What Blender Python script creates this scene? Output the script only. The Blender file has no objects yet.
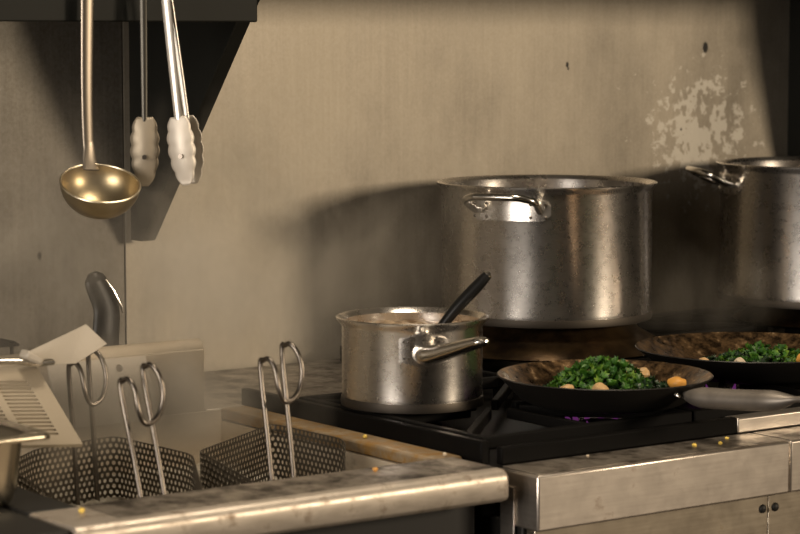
import bpy, bmesh, math, random
from mathutils import Vector, Matrix, noise
random.seed(7)
C = bpy.context.scene.collection
sc = bpy.context.scene
PI = math.pi
V = Vector

# ------------------------------------------------------------------ materials
def mat(name, col, rough=.5, metal=0., **kw):
    m = bpy.data.materials.new(name); m.use_nodes = True
    b = m.node_tree.nodes['Principled BSDF']
    b.inputs['Base Color'].default_value = (*col, 1)
    b.inputs['Roughness'].default_value = rough
    b.inputs['Metallic'].default_value = metal
    for k, v in kw.items():
        b.inputs[k].default_value = v
    return m
def N(m, t, **kw):
    n = m.node_tree.nodes.new(t)
    for k, v in kw.items():
        setattr(n, k, v)
    return n
def L(m, a, b): m.node_tree.links.new(a, b)
def bsdf(m): return m.node_tree.nodes['Principled BSDF']
def coords(m, scale=(1, 1, 1), loc=(0, 0, 0)):
    tc = N(m, 'ShaderNodeTexCoord'); mp = N(m, 'ShaderNodeMapping')
    mp.inputs['Scale'].default_value = scale; mp.inputs['Location'].default_value = loc
    L(m, tc.outputs['Object'], mp.inputs['Vector']); return mp.outputs['Vector']
def noise_tex(m, vec, scale, detail=4, rough=.55):
    n = N(m, 'ShaderNodeTexNoise'); n.inputs['Scale'].default_value = scale
    n.inputs['Detail'].default_value = detail; n.inputs['Roughness'].default_value = rough
    L(m, vec, n.inputs['Vector']); return n.outputs['Fac']
def ramp(m, fac, stops):
    r = N(m, 'ShaderNodeValToRGB'); e = r.color_ramp.elements
    while len(e) < len(stops): e.new(.5)
    for q, (p, c) in zip(e, stops):
        q.position = p; q.color = (*c, 1) if len(c) == 3 else c
    L(m, fac, r.inputs['Fac']); return r.outputs['Color']
def g(v): return (v, v, v)
def mix(m, fac, a, b, mode='MIX'):
    x = N(m, 'ShaderNodeMix', data_type='RGBA', blend_type=mode)
    if isinstance(fac, float): x.inputs[0].default_value = fac
    else: L(m, fac, x.inputs[0])
    for s, i in ((a, 6), (b, 7)):
        if isinstance(s, tuple): x.inputs[i].default_value = (*s, 1)
        else: L(m, s, x.inputs[i])
    return x.outputs[2]
def math_(m, op, a, b=None, c=None):
    x = N(m, 'ShaderNodeMath', operation=op)
    for i, s in enumerate((a, b, c)):
        if s is None: continue
        if isinstance(s, (int, float)): x.inputs[i].default_value = s
        else: L(m, s, x.inputs[i])
    return x.outputs[0]
def bump(m, h, strength=.1, dist=.002):
    b = N(m, 'ShaderNodeBump'); b.inputs['Strength'].default_value = strength; b.inputs['Distance'].default_value = dist
    L(m, h, b.inputs['Height']); L(m, b.outputs['Normal'], bsdf(m).inputs['Normal'])

def steel(name, c1, c2, r1, r2, metal=1., stretch=(60, 60, 6), grime=0., gcol=(.05, .035, .02), gscale=18, bmp=.06):
    m = mat(name, c1, r1, metal)
    v = coords(m, stretch)
    f = noise_tex(m, v, 3., 3)
    col = ramp(m, f, [(.3, c1), (.7, c2)])
    v2 = coords(m)
    f2 = noise_tex(m, v2, gscale, 6, .7)
    if grime:
        gm = ramp(m, f2, [(.62 - grime * .25, g(0)), (.78 - grime * .2, g(1))])
        col = mix(m, gm, col, gcol)
    L(m, col, bsdf(m).inputs['Base Color'])
    L(m, ramp(m, f2, [(.35, g(r1)), (.7, g(r2))]), bsdf(m).inputs['Roughness'])
    bump(m, f, bmp, .0006)
    return m

# wall: smeared stainless sheet with a pale dried splash
def wall_mat(k=1., name='wall_steel'):
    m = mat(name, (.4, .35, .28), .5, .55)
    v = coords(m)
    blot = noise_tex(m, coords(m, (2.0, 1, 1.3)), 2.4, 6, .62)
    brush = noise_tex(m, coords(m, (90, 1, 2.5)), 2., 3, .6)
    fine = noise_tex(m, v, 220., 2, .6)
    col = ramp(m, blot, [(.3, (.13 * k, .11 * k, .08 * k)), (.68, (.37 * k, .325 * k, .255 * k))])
    col = mix(m, .10, col, ramp(m, brush, [(.3, (.18, .155, .12)), (.7, (.46, .41, .34))]))
    col = mix(m, .05, col, ramp(m, fine, [(.3, g(.1)), (.7, g(.7))]))
    # dried splash, edge broken up by noise
    def blob(cx, cz, rx, rz):
        mp = coords(m, (1 / rx, 0, 1 / rz), (-cx / rx, 0, -cz / rz))
        ln = N(m, 'ShaderNodeVectorMath', operation='LENGTH'); L(m, mp, ln.inputs[0]); return ln.outputs['Value']
    sp = noise_tex(m, coords(m, (1, 1, 1.3)), 30., 6, .72)
    d1 = blob(2.745, 1.195, .15, .14)
    lvl = math_(m, 'ADD', d1, math_(m, 'MULTIPLY', math_(m, 'SUBTRACT', sp, .5), 3.4))
    drops = noise_tex(m, coords(m, (1.2, 1, .8)), 62., 3, .5)
    hole_ = ramp(m, drops, [(.44, g(0)), (.49, g(1))])
    sm = mix(m, 1., ramp(m, lvl, [(.52, g(.5)), (.66, g(0))]), hole_, 'MULTIPLY')
    col = mix(m, sm, col, (.60, .57, .51))
    for (cx, cz, r) in ((2.455, 1.308, .0035), (2.457, 1.302, .002), (2.752, 1.334, .007), (1.52, 1.055, .004), (2.70, 1.2, .002)):
        d = blob(cx, cz, r, r * 1.5)
        col = mix(m, ramp(m, d, [(.7, g(1)), (1., g(0))]), col, (.012, .01, .008))
    # the blotches drive the roughness too
    L(m, col, bsdf(m).inputs['Base Color'])
    L(m, ramp(m, blot, [(.3, g(.42)), (.7, g(.56))]), bsdf(m).inputs['Roughness'])
    bump(m, brush, .03, .0006)
    return m
M = {}
M['wall'] = wall_mat()
M['wall_left_panel'] = wall_mat(.32, 'darker_wall_steel')  # same wall steel, blotch colours scaled darker for the left panel
M['room'] = mat('room_paint', (.03, .026, .02), .8)
M['floor'] = mat('floor_tile', (.05, .04, .035), .6)
def pot_mat(name, c, r):
    m = steel(name, c, tuple(x * .88 for x in c), r, r + .045, 1., (25, 25, 200), .0, (.06, .04, .02), 60, .012)
    b = bsdf(m); b.inputs['Anisotropic'].default_value = .7; b.inputs['Anisotropic Rotation'].default_value = .25
    t = N(m, 'ShaderNodeTangent', direction_type='RADIAL', axis='Z'); L(m, t.outputs[0], b.inputs['Tangent'])
    return m
M['pot'] = pot_mat('brushed_pot_steel', (.80, .76, .72), .26)
M['pot_in'] = pot_mat('inner_pot_steel', (.42, .38, .32), .35)
M['pot_base'] = mat('dark_base_steel', (.07, .06, .05), .5, .9)
M['chrome'] = mat('polished_steel', (.66, .63, .58), .2, 1.)
M['rod'] = mat('rod_steel', (.15, .13, .11), .3, 1.)
M['panel_low'] = steel('lower_panel_steel', (.48, .42, .335), (.40, .345, .27), .30, .38, .95, (4, 4, 90), .05, (.25, .18, .1), 20)
M['panel'] = steel('panel_steel', (.76, .69, .61), (.66, .59, .52), .30, .35, .95, (4, 4, 90), .08, (.30, .22, .16), 26)
M['deck'] = steel('greasy_deck_steel', (.42, .37, .31), (.28, .24, .20), .38, .6, .8, (30, 6, 30), .75, (.05, .04, .03), 26)
M['rim'] = steel('fryer_rim_steel', (.62, .55, .47), (.48, .42, .35), .38, .56, .7, (8, 40, 40), .32, (.20, .14, .09), 34)
M['rimdirty'] = steel('crusted_rim_steel', (.42, .33, .22), (.25, .19, .12), .5, .7, .5, (10, 10, 10), .85, (.35, .20, .06), 45)
M['tank'] = steel('tank_steel', (.70, .60, .46), (.58, .49, .37), .5, .7, .1, (4, 4, 20), .2, (.2, .16, .11), 12)
M['housing'] = mat('housing_steel', (.42, .345, .245), .6, .1)
M['black'] = mat('black_enamel', (.006, .0055, .005), .45, 0, **{'Specular IOR Level': .03})
M['iron'] = mat('cast_iron', (.006, .0055, .005), .6, 0, **{'Specular IOR Level': .05})
M['dark'] = mat('dark_recess_metal', (.010, .009, .0075), .6, .2)
M['bracket'] = mat('dark_bracket_metal', (.009, .009, .007), .65, 0, **{'Specular IOR Level': .2})
M['shelf'] = mat('shelf_steel', (.16, .15, .12), .5, .6)
M['handle_black'] = mat('black_plastic', (.006, .006, .006), .4, 0, **{'Specular IOR Level': .25})
M['plastic'] = mat('cream_plastic', (.38, .32, .235), .5)
M['plastic_w'] = mat('pale_plastic', (.42, .37, .30), .45)
M['ladle'] = mat('ladle_steel', (.40, .32, .19), .36, 1.)
M['ladle_lip_glint'] = mat('ladle_lip_glint_steel', (.75, .66, .48), .3, 1.)  # paler than the bowl: the rim's highlight is put into its colour
M['ladle_h'] = mat('ladle_handle_steel', (.24, .205, .165), .38, 1.)
M['tong'] = mat('tong_steel', (.60, .56, .50), .34, .8)
M['tong_tip'] = mat('worn_tong_tip', (.66, .60, .52), .5, .35)
M['tong_dark'] = mat('dull_tong_steel', (.07, .065, .055), .4, .8)
M['tip_dark'] = mat('dull_tong_tip', (.34, .29, .22), .5, .5)
M['basket'] = mat('perforated_steel', (.10, .085, .065), .45, .8)
M['gn'] = mat('pan_steel', (.45, .40, .31), .26, 1.)
M['spoon_tip'] = mat('steel_tip', (.7, .66, .6), .25, 1.)
m = mat('seasoned_iron_glints', (.035, .022, .013), .3, .75)
f = noise_tex(m, coords(m), 70., 6, .7)
L(m, ramp(m, f, [(.42, (.04, .024, .012)), (.60, (.20, .12, .055)), (.72, (.60, .43, .25))]), bsdf(m).inputs['Base Color'])  # seasoned iron with golden glints painted in as bright spots
L(m, ramp(m, f, [(.3, g(.22)), (.7, g(.5))]), bsdf(m).inputs['Roughness']); bump(m, f, .5, .002)
M['season_glints'] = m
m = mat('ring_iron', (.03, .02, .012), .28, .8)
f = noise_tex(m, coords(m), 22., 4, .6)
L(m, ramp(m, f, [(.35, (.02, .013, .008)), (.7, (.12, .075, .035))]), bsdf(m).inputs['Base Color'])
M['ring'] = m
M['soot'] = mat('sooty_iron', (.012, .010, .008), .5, .2)
M['panhandle'] = steel('grey_iron_handle', (.22, .195, .17), (.30, .27, .235), .42, .55, .75, (10, 10, 10))
def herb():
    m = mat('herb_green', (.05, .16, .02), .5)
    f = noise_tex(m, coords(m), 60., 2)
    L(m, ramp(m, f, [(.35, (.015, .07, .006)), (.55, (.045, .14, .008)), (.70, (.20, .32, .03))]), bsdf(m).inputs['Base Color'])
    return m
M['herb'] = herb()
M['greens_dark'] = mat('dark_greens', (.012, .035, .010), .4)
M['potato'] = mat('golden_chunk', (.62, .30, .06), .4)
M['chunkpale'] = mat('pale_chunk', (.55, .36, .17), .4)
M['corn'] = mat('corn_yellow', (.85, .60, .12), .5)
M['crumb'] = mat('crumb', (.55, .45, .32), .7)
def liquid(name, a, b, rough=.3):
    m = mat(name, a, rough)
    f = noise_tex(m, coords(m), 55., 5, .6)
    L(m, ramp(m, f, [(.38, a), (.62, b)]), bsdf(m).inputs['Base Color']); bump(m, f, .7, .004)
    return m
M['foam'] = liquid('foamy_water', (.50, .45, .36), (.74, .70, .60), .25)
M['stew'] = liquid('stew', (.16, .09, .04), (.62, .48, .33), .3)
def flame_mat():
    m = bpy.data.materials.new('gas_flame'); m.use_nodes = True
    nt = m.node_tree; nt.nodes.remove(nt.nodes['Principled BSDF'])
    e = nt.nodes.new('ShaderNodeEmission'); e.inputs['Color'].default_value = (.60, .12, .62, 1); e.inputs['Strength'].default_value = .16
    nt.links.new(e.outputs[0], nt.nodes['Material Output'].inputs['Surface']); return m
M['flame'] = flame_mat()

# ------------------------------------------------------------------ mesh helpers
def obj(name, verts, faces, m, parent=None, smooth=False, loc=None):
    me = bpy.data.meshes.new(name); me.from_pydata([tuple(v) for v in verts], [], faces); me.update()
    bm = bmesh.new(); bm.from_mesh(me); bmesh.ops.recalc_face_normals(bm, faces=bm.faces); bm.to_mesh(me); bm.free()
    if smooth:
        me.polygons.foreach_set('use_smooth', [True] * len(me.polygons))
        try: me.set_sharp_from_angle(angle=math.radians(38))
        except Exception: pass
    me.materials.append(m)
    o = bpy.data.objects.new(name, me); C.objects.link(o)
    if parent: o.parent = parent
    if loc: o.location = loc
    return o
def bmobj(name, bm, m, parent=None, smooth=False):
    me = bpy.data.meshes.new(name); bm.to_mesh(me); bm.free()
    if smooth:
        me.polygons.foreach_set('use_smooth', [True] * len(me.polygons))
        try: me.set_sharp_from_angle(angle=math.radians(38))
        except Exception: pass
    me.materials.append(m)
    o = bpy.data.objects.new(name, me); C.objects.link(o)
    if parent: o.parent = parent
    return o
class MB:
    def __init__(s): s.v = []; s.f = []
    def add(s, v, f):
        n = len(s.v); s.v += [V(x) for x in v]; s.f += [tuple(i + n for i in q) for q in f]; return s
    def box(s, x0, x1, y0, y1, z0, z1):
        v = [(x, y, z) for x in (x0, x1) for y in (y0, y1) for z in (z0, z1)]
        return s.add(v, [(0, 1, 3, 2), (4, 6, 7, 5), (0, 4, 5, 1), (2, 3, 7, 6), (0, 2, 6, 4), (1, 5, 7, 3)])
    def lathe(s, prof, n=64, c=(0, 0, 0), close=False, a0=0, a1=2 * PI):
        full = abs(a1 - a0 - 2 * PI) < 1e-6
        k = n if full else n + 1
        v = [(c[0] + r * math.cos(a0 + (a1 - a0) * i / n), c[1] + r * math.sin(a0 + (a1 - a0) * i / n), c[2] + z) for i in range(k) for r, z in prof]
        p = len(prof); f = []
        for i in range(n):
            j = (i + 1) % k
            for q in range(p if close else p - 1):
                q2 = (q + 1) % p
                f.append((i * p + q, j * p + q, j * p + q2, i * p + q2))
        return s.add(v, f)
    def tube(s, pts, rad, n=12, flat=None, up=None):
        pts = [V(p) for p in pts]
        if not isinstance(rad, (list, tuple)): rad = [rad] * len(pts)
        tang = [(pts[min(i + 1, len(pts) - 1)] - pts[max(i - 1, 0)]).normalized() for i in range(len(pts))]
        nrm = (V(up) if up else (V((0, 0, 1)) if abs(tang[0].z) < .9 else V((1, 0, 0))))
        nrm = (nrm - tang[0] * nrm.dot(tang[0])).normalized()
        v = []; f = []
        for i, p in enumerate(pts):
            nrm = (nrm - tang[i] * nrm.dot(tang[i])).normalized(); b = tang[i].cross(nrm)
            r = rad[i]; ra, rb = (r if isinstance(r, tuple) else (r, r * (flat or 1)))
            for k in range(n):
                a = 2 * PI * k / n; v.append(p + nrm * (math.sin(a) * rb) + b * (math.cos(a) * ra))
        for i in range(len(pts) - 1):
            for k in range(n):
                f.append((i * n + k, i * n + (k + 1) % n, (i + 1) * n + (k + 1) % n, (i + 1) * n + k))
        f.append(tuple(range(n))[::-1]); f.append(tuple((len(pts) - 1) * n + k for k in range(n)))
        return s.add(v, f)
    def extrude(s, prof, axis, a, b):
        def P(u, w, t): return {'x': (t, u, w), 'y': (u, t, w), 'z': (u, w, t)}[axis]
        n = len(prof); v = [P(u, w, a) for u, w in prof] + [P(u, w, b) for u, w in prof]
        f = [(i, (i + 1) % n, n + (i + 1) % n, n + i) for i in range(n)] + [tuple(range(n))[::-1], tuple(range(n, 2 * n))]
        return s.add(v, f)
    def xf(s, mtx):
        s.v = [mtx @ v for v in s.v]; return s
    def build(s, name, m, parent=None, smooth=False, bev=0, seg=2):
        if parent is not None and parent.type == 'EMPTY': pass
        o = obj(name, s.v, s.f, m, parent, smooth)
        if bev:
            md = o.modifiers.new('bevel', 'BEVEL'); md.width = bev; md.segments = seg; md.limit_method = 'ANGLE'; md.angle_limit = math.radians(35)
            if not smooth:
                o.data.polygons.foreach_set('use_smooth', [True] * len(o.data.polygons))
                try: o.data.set_sharp_from_angle(angle=math.radians(60))
                except Exception: pass
        return o
def tag(o, label=None, cat=None, group=None, kind=None):
    if label: o['label'] = label
    if cat: o['category'] = cat
    if group: o['group'] = group
    if kind: o['kind'] = kind
    return o
def thing(name, label, cat, loc, rz=0, group=None):
    o = bpy.data.objects.new(name, None); C.objects.link(o); o.empty_display_size = .05
    o.location = loc; o.rotation_euler = (0, 0, rz); return tag(o, label, cat, group)
def smooth_path(pts, k=6):
    pts = [V(p) for p in pts]; out = []
    P = [pts[0] * 2 - pts[1]] + pts + [pts[-1] * 2 - pts[-2]]
    for i in range(1, len(P) - 2):
        a, b, c, d = P[i - 1], P[i], P[i + 1], P[i + 2]
        for j in range(k):
            t = j / k
            out.append(.5 * ((2 * b) + (c - a) * t + (2 * a - 5 * b + 4 * c - d) * t * t + (3 * b - a - 3 * c + d) * t ** 3))
    out.append(pts[-1]); return out
def bxo(name, m, x0, x1, y0, y1, z0, z1, parent=None, bev=.002):
    return MB().box(x0, x1, y0, y1, z0, z1).build(name, m, parent, bev=bev)
def struct(name, m, *b):
    return tag(MB().box(*b).build(name, m), kind='structure')

# ------------------------------------------------------------------ room
WY = 2.93
SEAM = 1.653
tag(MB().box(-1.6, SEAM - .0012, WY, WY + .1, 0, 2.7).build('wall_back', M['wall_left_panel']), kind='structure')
w = MB().box(SEAM + .0012, 6.2, WY - .0015, WY + .1, 0, 2.7)
tag(w.build('wall_back', M['wall']), kind='structure')
struct('wall_left', M['room'], -1.7, -1.6, -3.2, WY, 0, 2.7)
struct('wall_right', M['room'], 6.2, 6.3, -3.2, WY, 0, 2.7)
struct('wall_front', M['room'], -1.6, 6.2, -3.3, -3.2, 0, 2.7)
struct('floor', M['floor'], -1.7, 6.3, -3.3, WY + .1, -.1, 0)
struct('ceiling', M['room'], -1.7, 6.3, -3.3, WY + .1, 2.7, 2.8)

# ------------------------------------------------------------------ shelf, brackets, rail
sh = thing('wall_shelf', 'dark steel shelf above the range, carried by brackets, edge only in view', 'shelf', (2.1, 2.93, 1.435))
bxo('shelf_board', M['shelf'], -1.5, 1.6, -.33, -.003, 0, .02, sh)
bxo('back_lip', M['shelf'], .35, 1.5, -.014, -.003, -.020, 0, sh, .001)
def bracket(x, label):
    t = thing('shelf_bracket', label, 'bracket', (x, 2.928, 1.07), 0, 'gusset brackets under the shelf')
    H = .362; Dp = .305
    MB().extrude([(0, 0), (-.03, 0), (-Dp, H - .03), (-Dp, H), (0, H)], 'x', 0, .003).build('gusset_plate', M['bracket'], t, bev=.0006)
    # bent flange along the sloping edge
    MB().extrude([(-.028, 0), (-.031, .002), (-Dp - .001, H - .028), (-Dp + .003, H - .030)], 'x', .003, .022).build('edge_flange', M['bracket'], t, bev=.0005)
    MB().extrude([(-.003, 0), (0, 0), (0, H), (-.003, H)], 'x', .003, .03).build('wall_flange', M['bracket'], t, bev=.0005)
    return t
bracket(1.662, 'dark triangular shelf bracket on the wall behind the hanging tongs')
bracket(2.945, 'dark triangular shelf bracket on the wall above the right-hand pot')
rl = thing('utensil_rail', 'dark flat hanging rail at top left with ladle and tongs on it', 'rail', (1.2, 2.585, 1.372))
bxo('rail_bar', M['bracket'], -1.0, .455, 0, .008, 0, .04, rl)
for x in (-.15, .42):
    MB().box(x, x + .02, .0, .012, .04, .0629).build('hanger', M['bracket'], rl)

# ------------------------------------------------------------------ ladle
la = thing('ladle', 'steel soup ladle hanging from the rail, leftmost utensil', 'ladle', (1.402, 2.555, 1.190))
# handle in local space, bowl below and tipped towards the front
hp = smooth_path([(0, .010, .012), (-.002, .012, .03), (-.003, .012, .10), (-.001, .012, .20), (0, .012, .235)], 6)
n_ = len(hp)
MB().tube(hp, [(.0062 + .0035 * i / n_, .0022 + .0010 * i / n_) for i in range(n_)], 14, up=(0, 1, 0)).build('handle', M['ladle_h'], la, True)
hk = [(0, .012, .230), (0, .016, .245), (0, .030, .250), (0, .044, .245), (0, .0455, .236)]
MB().tube(smooth_path(hk, 5), [(.008, .0018)] * 21, 10, up=(1, 0, 0)).build('hook', M['ladle_h'], la, True)
prof = []
Rb = .0465; dep = .040
for i in range(13):
    a = i / 12 * PI / 2; prof.append((max(Rb * math.sin(a), 1e-4), -dep * math.cos(a)))
prof += [(Rb + .0016, .0004), (Rb + .0016, -.0008)]
for i in range(12, -1, -1):
    a = i / 12 * PI / 2; prof.append((max((Rb + .0013) * math.sin(a), 1e-4), -(dep + .0013) * math.cos(a)))
mtx = Matrix.Translation((-.012, -.034, -.010)) @ Matrix.Rotation(math.radians(-36), 4, 'Z') @ Matrix.Rotation(math.radians(9), 4, 'Y') @ Matrix.Rotation(math.radians(24), 4, 'X')
bw = MB().lathe(prof, 56).xf(mtx).build('bowl', M['ladle'], la, True)
MB().lathe([(Rb + .0008 + .0013 * math.cos(k * PI / 4), .0013 * math.sin(k * PI / 4)) for k in range(8)], 64, close=True).xf(mtx).build('lip', M['ladle_lip_glint'], bw, True)
MB().tube([(-.003, .004, .004), (-.002, .010, .018), (-.001, .012, .04)], [(.011, .002), (.009, .0025), (.006, .002)], 14, up=(0, 1, 0)).build('rivet_tab', M['ladle_h'], la, True)

# ------------------------------------------------------------------ tongs
def tongs(loc, rz, roll, label, open_=.014, wid=.0058, ma='tong', mt='tong_tip'):
    t = thing('tongs', label, 'tongs', loc, rz, 'steel tongs hanging from the rail')
    R_ = Matrix.Rotation(roll, 4, 'Y')
    for s in (-1, 1):
        # arm: shallow channel strip, face looking along y
        mb = MB()
        P = [(0, s * .003, 0), (0, s * (.004 + open_ * .3), -.05), (0, s * (.004 + open_ * .75), -.13), (0, s * (.004 + open_), -.19)]
        P = smooth_path(P, 6); n = len(P)
        v = []; fc = []
        for i, p in enumerate(P):
            wd = wid - .0015 * i / n
            for (u, q) in ((-1, -.004), (-1, 0), (-.45, .0012), (.45, .0012), (1, 0), (1, -.004)):
                v.append((p.x + u * wd, p.y + s * q, p.z))
        for i in range(n - 1):
            for k in range(5): fc.append((i * 6 + k, i * 6 + k + 1, (i + 1) * 6 + k + 1, (i + 1) * 6 + k))
        mb.add(v, fc).xf(R_)
        a = mb.build('arm', M[ma], t, True)
        md = a.modifiers.new('solid', 'SOLIDIFY'); md.thickness = .001
        # scalloped tip, a shallow spoon with lobed outline
        v = []; fc = []; rows = 30; cols = 8
        for i in range(rows + 1):
            u = i / rows
            z = -.178 - .084 * u
            base = .0168 * math.sqrt(max(0, 1 - ((u - .46) / .56) ** 2)) * (1 - .1 * u)
            wd = max(base * (1 + .13 * abs(math.sin(u * PI * 5.0))), .001)
            for k in range(cols + 1):
                q = k / cols * 2 - 1
                dish = .006 * (1 - q * q) * math.sin(PI * min(1, u + .05))
                v.append((q * wd, s * (.004 + open_ + dish - .001), z))
        for i in range(rows):
            for k in range(cols):
                j = i * (cols + 1) + k; fc.append((j, j + 1, j + cols + 2, j + cols + 1))
        tip = MB().add(v, fc).xf(R_).build('gripping_tip', M[mt], t, True)
        md = tip.modifiers.new('solid', 'SOLIDIFY'); md.thickness = .0012
        MB().tube([R_ @ V((0, s * (open_ + .009), -.226)), R_ @ V((0, s * (open_ + .0125), -.226))], .003, 10).build('rivet', M['rod'], t, True)
    ring = [(R_ @ V((.0, .016 * math.sin(a) + .010, .004 + .014 * math.cos(a)))) for a in [k * 2 * PI / 20 for k in range(21)]]
    MB().tube(ring, .0014, 8).build('hanging_ring', M['rod'], t, True)
    MB().tube([R_ @ V((-.008, 0, -.004)), R_ @ V((.008, 0, -.004))], .005, 12).build('hinge', M['rod'], t, True)
    return t
tongs((1.474, 2.56, 1.434), math.radians(-32), 0.0, 'steel tongs hanging closed between the ladle and the paler tongs', .008, .0045, 'tong_dark', 'tip_dark')
tongs((1.494, 2.545, 1.434), math.radians(-50), math.radians(-7), 'pale steel tongs hanging at a slant, rightmost utensil on the rail', .012)

# ------------------------------------------------------------------ pots
def pot(loc, r, h, label, handle_az, cat='pot', group=None, name='stock_pot', loops=True, hw=.045, ho=.052, hz=-.029, rise=.021, tr=.0052):
    t = thing(name, label, cat, loc, 0, group)
    th = .0022
    prof = [(.0005, 0), (r - .010, 0), (r - .003, .003), (r - .0005, .010), (r, .016), (r, h - .008), (r + .0035, h - .003), (r + .0068, h + .0005),
            (r + .0075, h + .003), (r + .005, h + .0042), (r + .001, h + .003), (r - th - .001, h - .002), (r - th, h - .008), (r - th, .012), (r - .012, .006), (.0005, .006)]
    o = MB().lathe(prof, 128).build('body', M['pot'], t, True)
    # thick sandwich base, in a darker steel than the pot wall
    MB().lathe([(r - .004, -.0008), (r + .0012, .001), (r + .0018, .006), (r + .0008, .0115), (r - .002, .012)], 96).build('base_disc', M['pot_base'], t, True)
    if not loops: return t
    for az in handle_az:
        A = Matrix.Rotation(az, 4, 'Z')       # local: +x outwards
        z0 = h + hz
        hd = []
        for s in (-1, 1):
            pass
        ri = math.sqrt(r * r - hw * hw)
        pts = [(ri - .001, -hw, z0), (ri + .014, -hw - .003, z0 + .002), (ri + ho * .75, -hw - .006, z0 + rise * .7), (r + ho * .9, -hw * .80, z0 + rise),
               (r + ho, -hw * .4, z0 + rise + .001), (r + ho, hw * .4, z0 + rise + .001),
               (r + ho * .9, hw * .80, z0 + rise), (ri + ho * .75, hw + .006, z0 + rise * .7), (ri + .014, hw + .003, z0 + .002), (ri - .001, hw, z0)]
        H = MB().tube(smooth_path(pts, 6), tr, 14).xf(A).build('handle', M['chrome'], t, True)
        # mounting plate following the curve of the wall
        mb = MB(); v = []; fc = []; K = 24; hh = .0145
        for k in range(K + 1):
            q = k / K * 2 - 1; ph = q * (hw + .016) / r
            top = hh * (1 - max(0, (abs(q) - .8) / .2) ** 2 * .6)
            for rr, zz in ((r + .0002, -top), (r + .0018, -top), (r + .0018, top), (r + .0002, top)):
                v.append((rr * math.cos(ph), rr * math.sin(ph), z0 + zz))
        for k in range(K):
            for e in range(3): fc.append((k * 4 + e, (k + 1) * 4 + e, (k + 1) * 4 + e + 1, k * 4 + e + 1))
        fc += [(0, 1, 2, 3), (K * 4, K * 4 + 3, K * 4 + 2, K * 4 + 1)]
        MB().add(v, fc).xf(A).build('mounting_plate', M['pot'], H, True)
        for y in (-hw - .009, -hw + .012, hw - .012, hw + .009):
            ph = y / r
            for zz in (-.009, .009):
                c = V((r * math.cos(ph), r * math.sin(ph), z0 + zz)); n = V((math.cos(ph), math.sin(ph), 0))
                MB().tube([c, c + n * .0028, c + n * .0036], [.0024, .0022, .001], 8).xf(A).build('rivet', M['rod'], H, True)
    return t
Zb = .944
cam_dir = math.atan2(-.809, -.588)
pot((2.231, 2.706, Zb), .1535, .195, 'large steel stock pot standing on the back of the range, mid picture', [cam_dir - math.radians(24), cam_dir + math.radians(156)], group='steel stock pots')
pot((2.80, 2.70, Zb - .011), .165, .216, 'tall steel stock pot cut off by the right edge of the photo', [cam_dir - math.radians(82), cam_dir + math.radians(98)], group='steel stock pots')
sp = pot((1.742, 2.372, .9015), .087, .106, 'small steel saucepan of stew at the front left of the range', [], name='saucepan', cat='saucepan', loops=False)
# saucepan: long tubular handle reaching towards the front, with riveted plate
az = cam_dir + math.radians(9)
A = Matrix.Rotation(az, 4, 'Z')
pth = smooth_path([(.084, 0, .074), (.104, .001, .074), (.118, .010, .077), (.150, .030, .088), (.180, .047, .098), (.197, .055, .102)], 6)
n_ = len(pth)
rr = []
for i in range(n_):
    u = i / (n_ - 1)
    rr.append((max(.0015, .0145 - .0035 * u if u < .85 else .0115 * (1 - ((u - .85) / .15) ** 2)), max(.001, (.0145 * (1 - u) + .0050 * u) * (1 if u < .85 else 1 - ((u - .85) / .15) ** 2))))
H = MB().tube(pth, rr, 18).xf(A).build('handle', M['chrome'], sp, True)
mb = MB(); v = []; fc = []; K = 20
for k in range(K + 1):
    q = k / K * 2 - 1; ph = q * .030 / .087; top = .019 - .006 * abs(q)
    for r_, zz in ((.0872, -top * 1.1), (.0888, -top * 1.1), (.0888, top), (.0872, top)): v.append((r_ * math.cos(ph), r_ * math.sin(ph), .078 + zz))
for k in range(K):
    for e in range(3): fc.append((k * 4 + e, (k + 1) * 4 + e, (k + 1) * 4 + e + 1, k * 4 + e + 1))
fc += [(0, 1, 2, 3), (K * 4, K * 4 + 3, K * 4 + 2, K * 4 + 1)]
MB().add(v, fc).xf(A).build('mounting_plate', M['pot'], H, True)
for y in (-.024, -.018, .018, .024):
    for zz in (-.010, .010):
        ph = y / .087; c = V((.0885 * math.cos(ph), .0885 * math.sin(ph), .078 + zz)); n = V((math.cos(ph), math.sin(ph), 0))
        MB().tube([c, c + n * .0014], [.0018, .0012], 8).xf(A).build('rivet', M['rod'], H, True)
# stew in the saucepan
def bumpy_disc(name, m, c, r, amp, freq, n=40, parent=None):
    v = [(0, 0, 0)]; fc = []
    for i in range(1, n // 2 + 1):
        for k in range(n):
            a = 2 * PI * k / n; q = r * i / (n // 2); v.append((q * math.cos(a), q * math.sin(a), 0))
    v = [(x, y, amp * noise.noise(V((x + c[0], y + c[1], 0)) * freq)) for x, y, z in v]
    for k in range(n): fc.append((0, 1 + k, 1 + (k + 1) % n))
    for i in range(n // 2 - 1):
        for k in range(n): fc.append((1 + i * n + k, 1 + (i + 1) * n + k, 1 + (i + 1) * n + (k + 1) % n, 1 + i * n + (k + 1) % n))
    # give the body of the liquid its depth
    b = len(v); last = 1 + (n // 2 - 1) * n
    for k in range(n): x, y, z = v[last + k]; v.append((x, y, -.02))
    for k in range(n): fc.append((last + k, b + k, b + (k + 1) % n, last + (k + 1) % n))
    fc.append(tuple(b + k for k in range(n))[::-1])
    return obj(name, v, fc, m, parent, True, loc=c)
tag(bumpy_disc('stew', M['stew'], (1.742, 2.372, .9955), .0838, .007, 60, 48), 'light brown bubbling stew filling the small saucepan', 'stew', kind='stuff')
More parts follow.
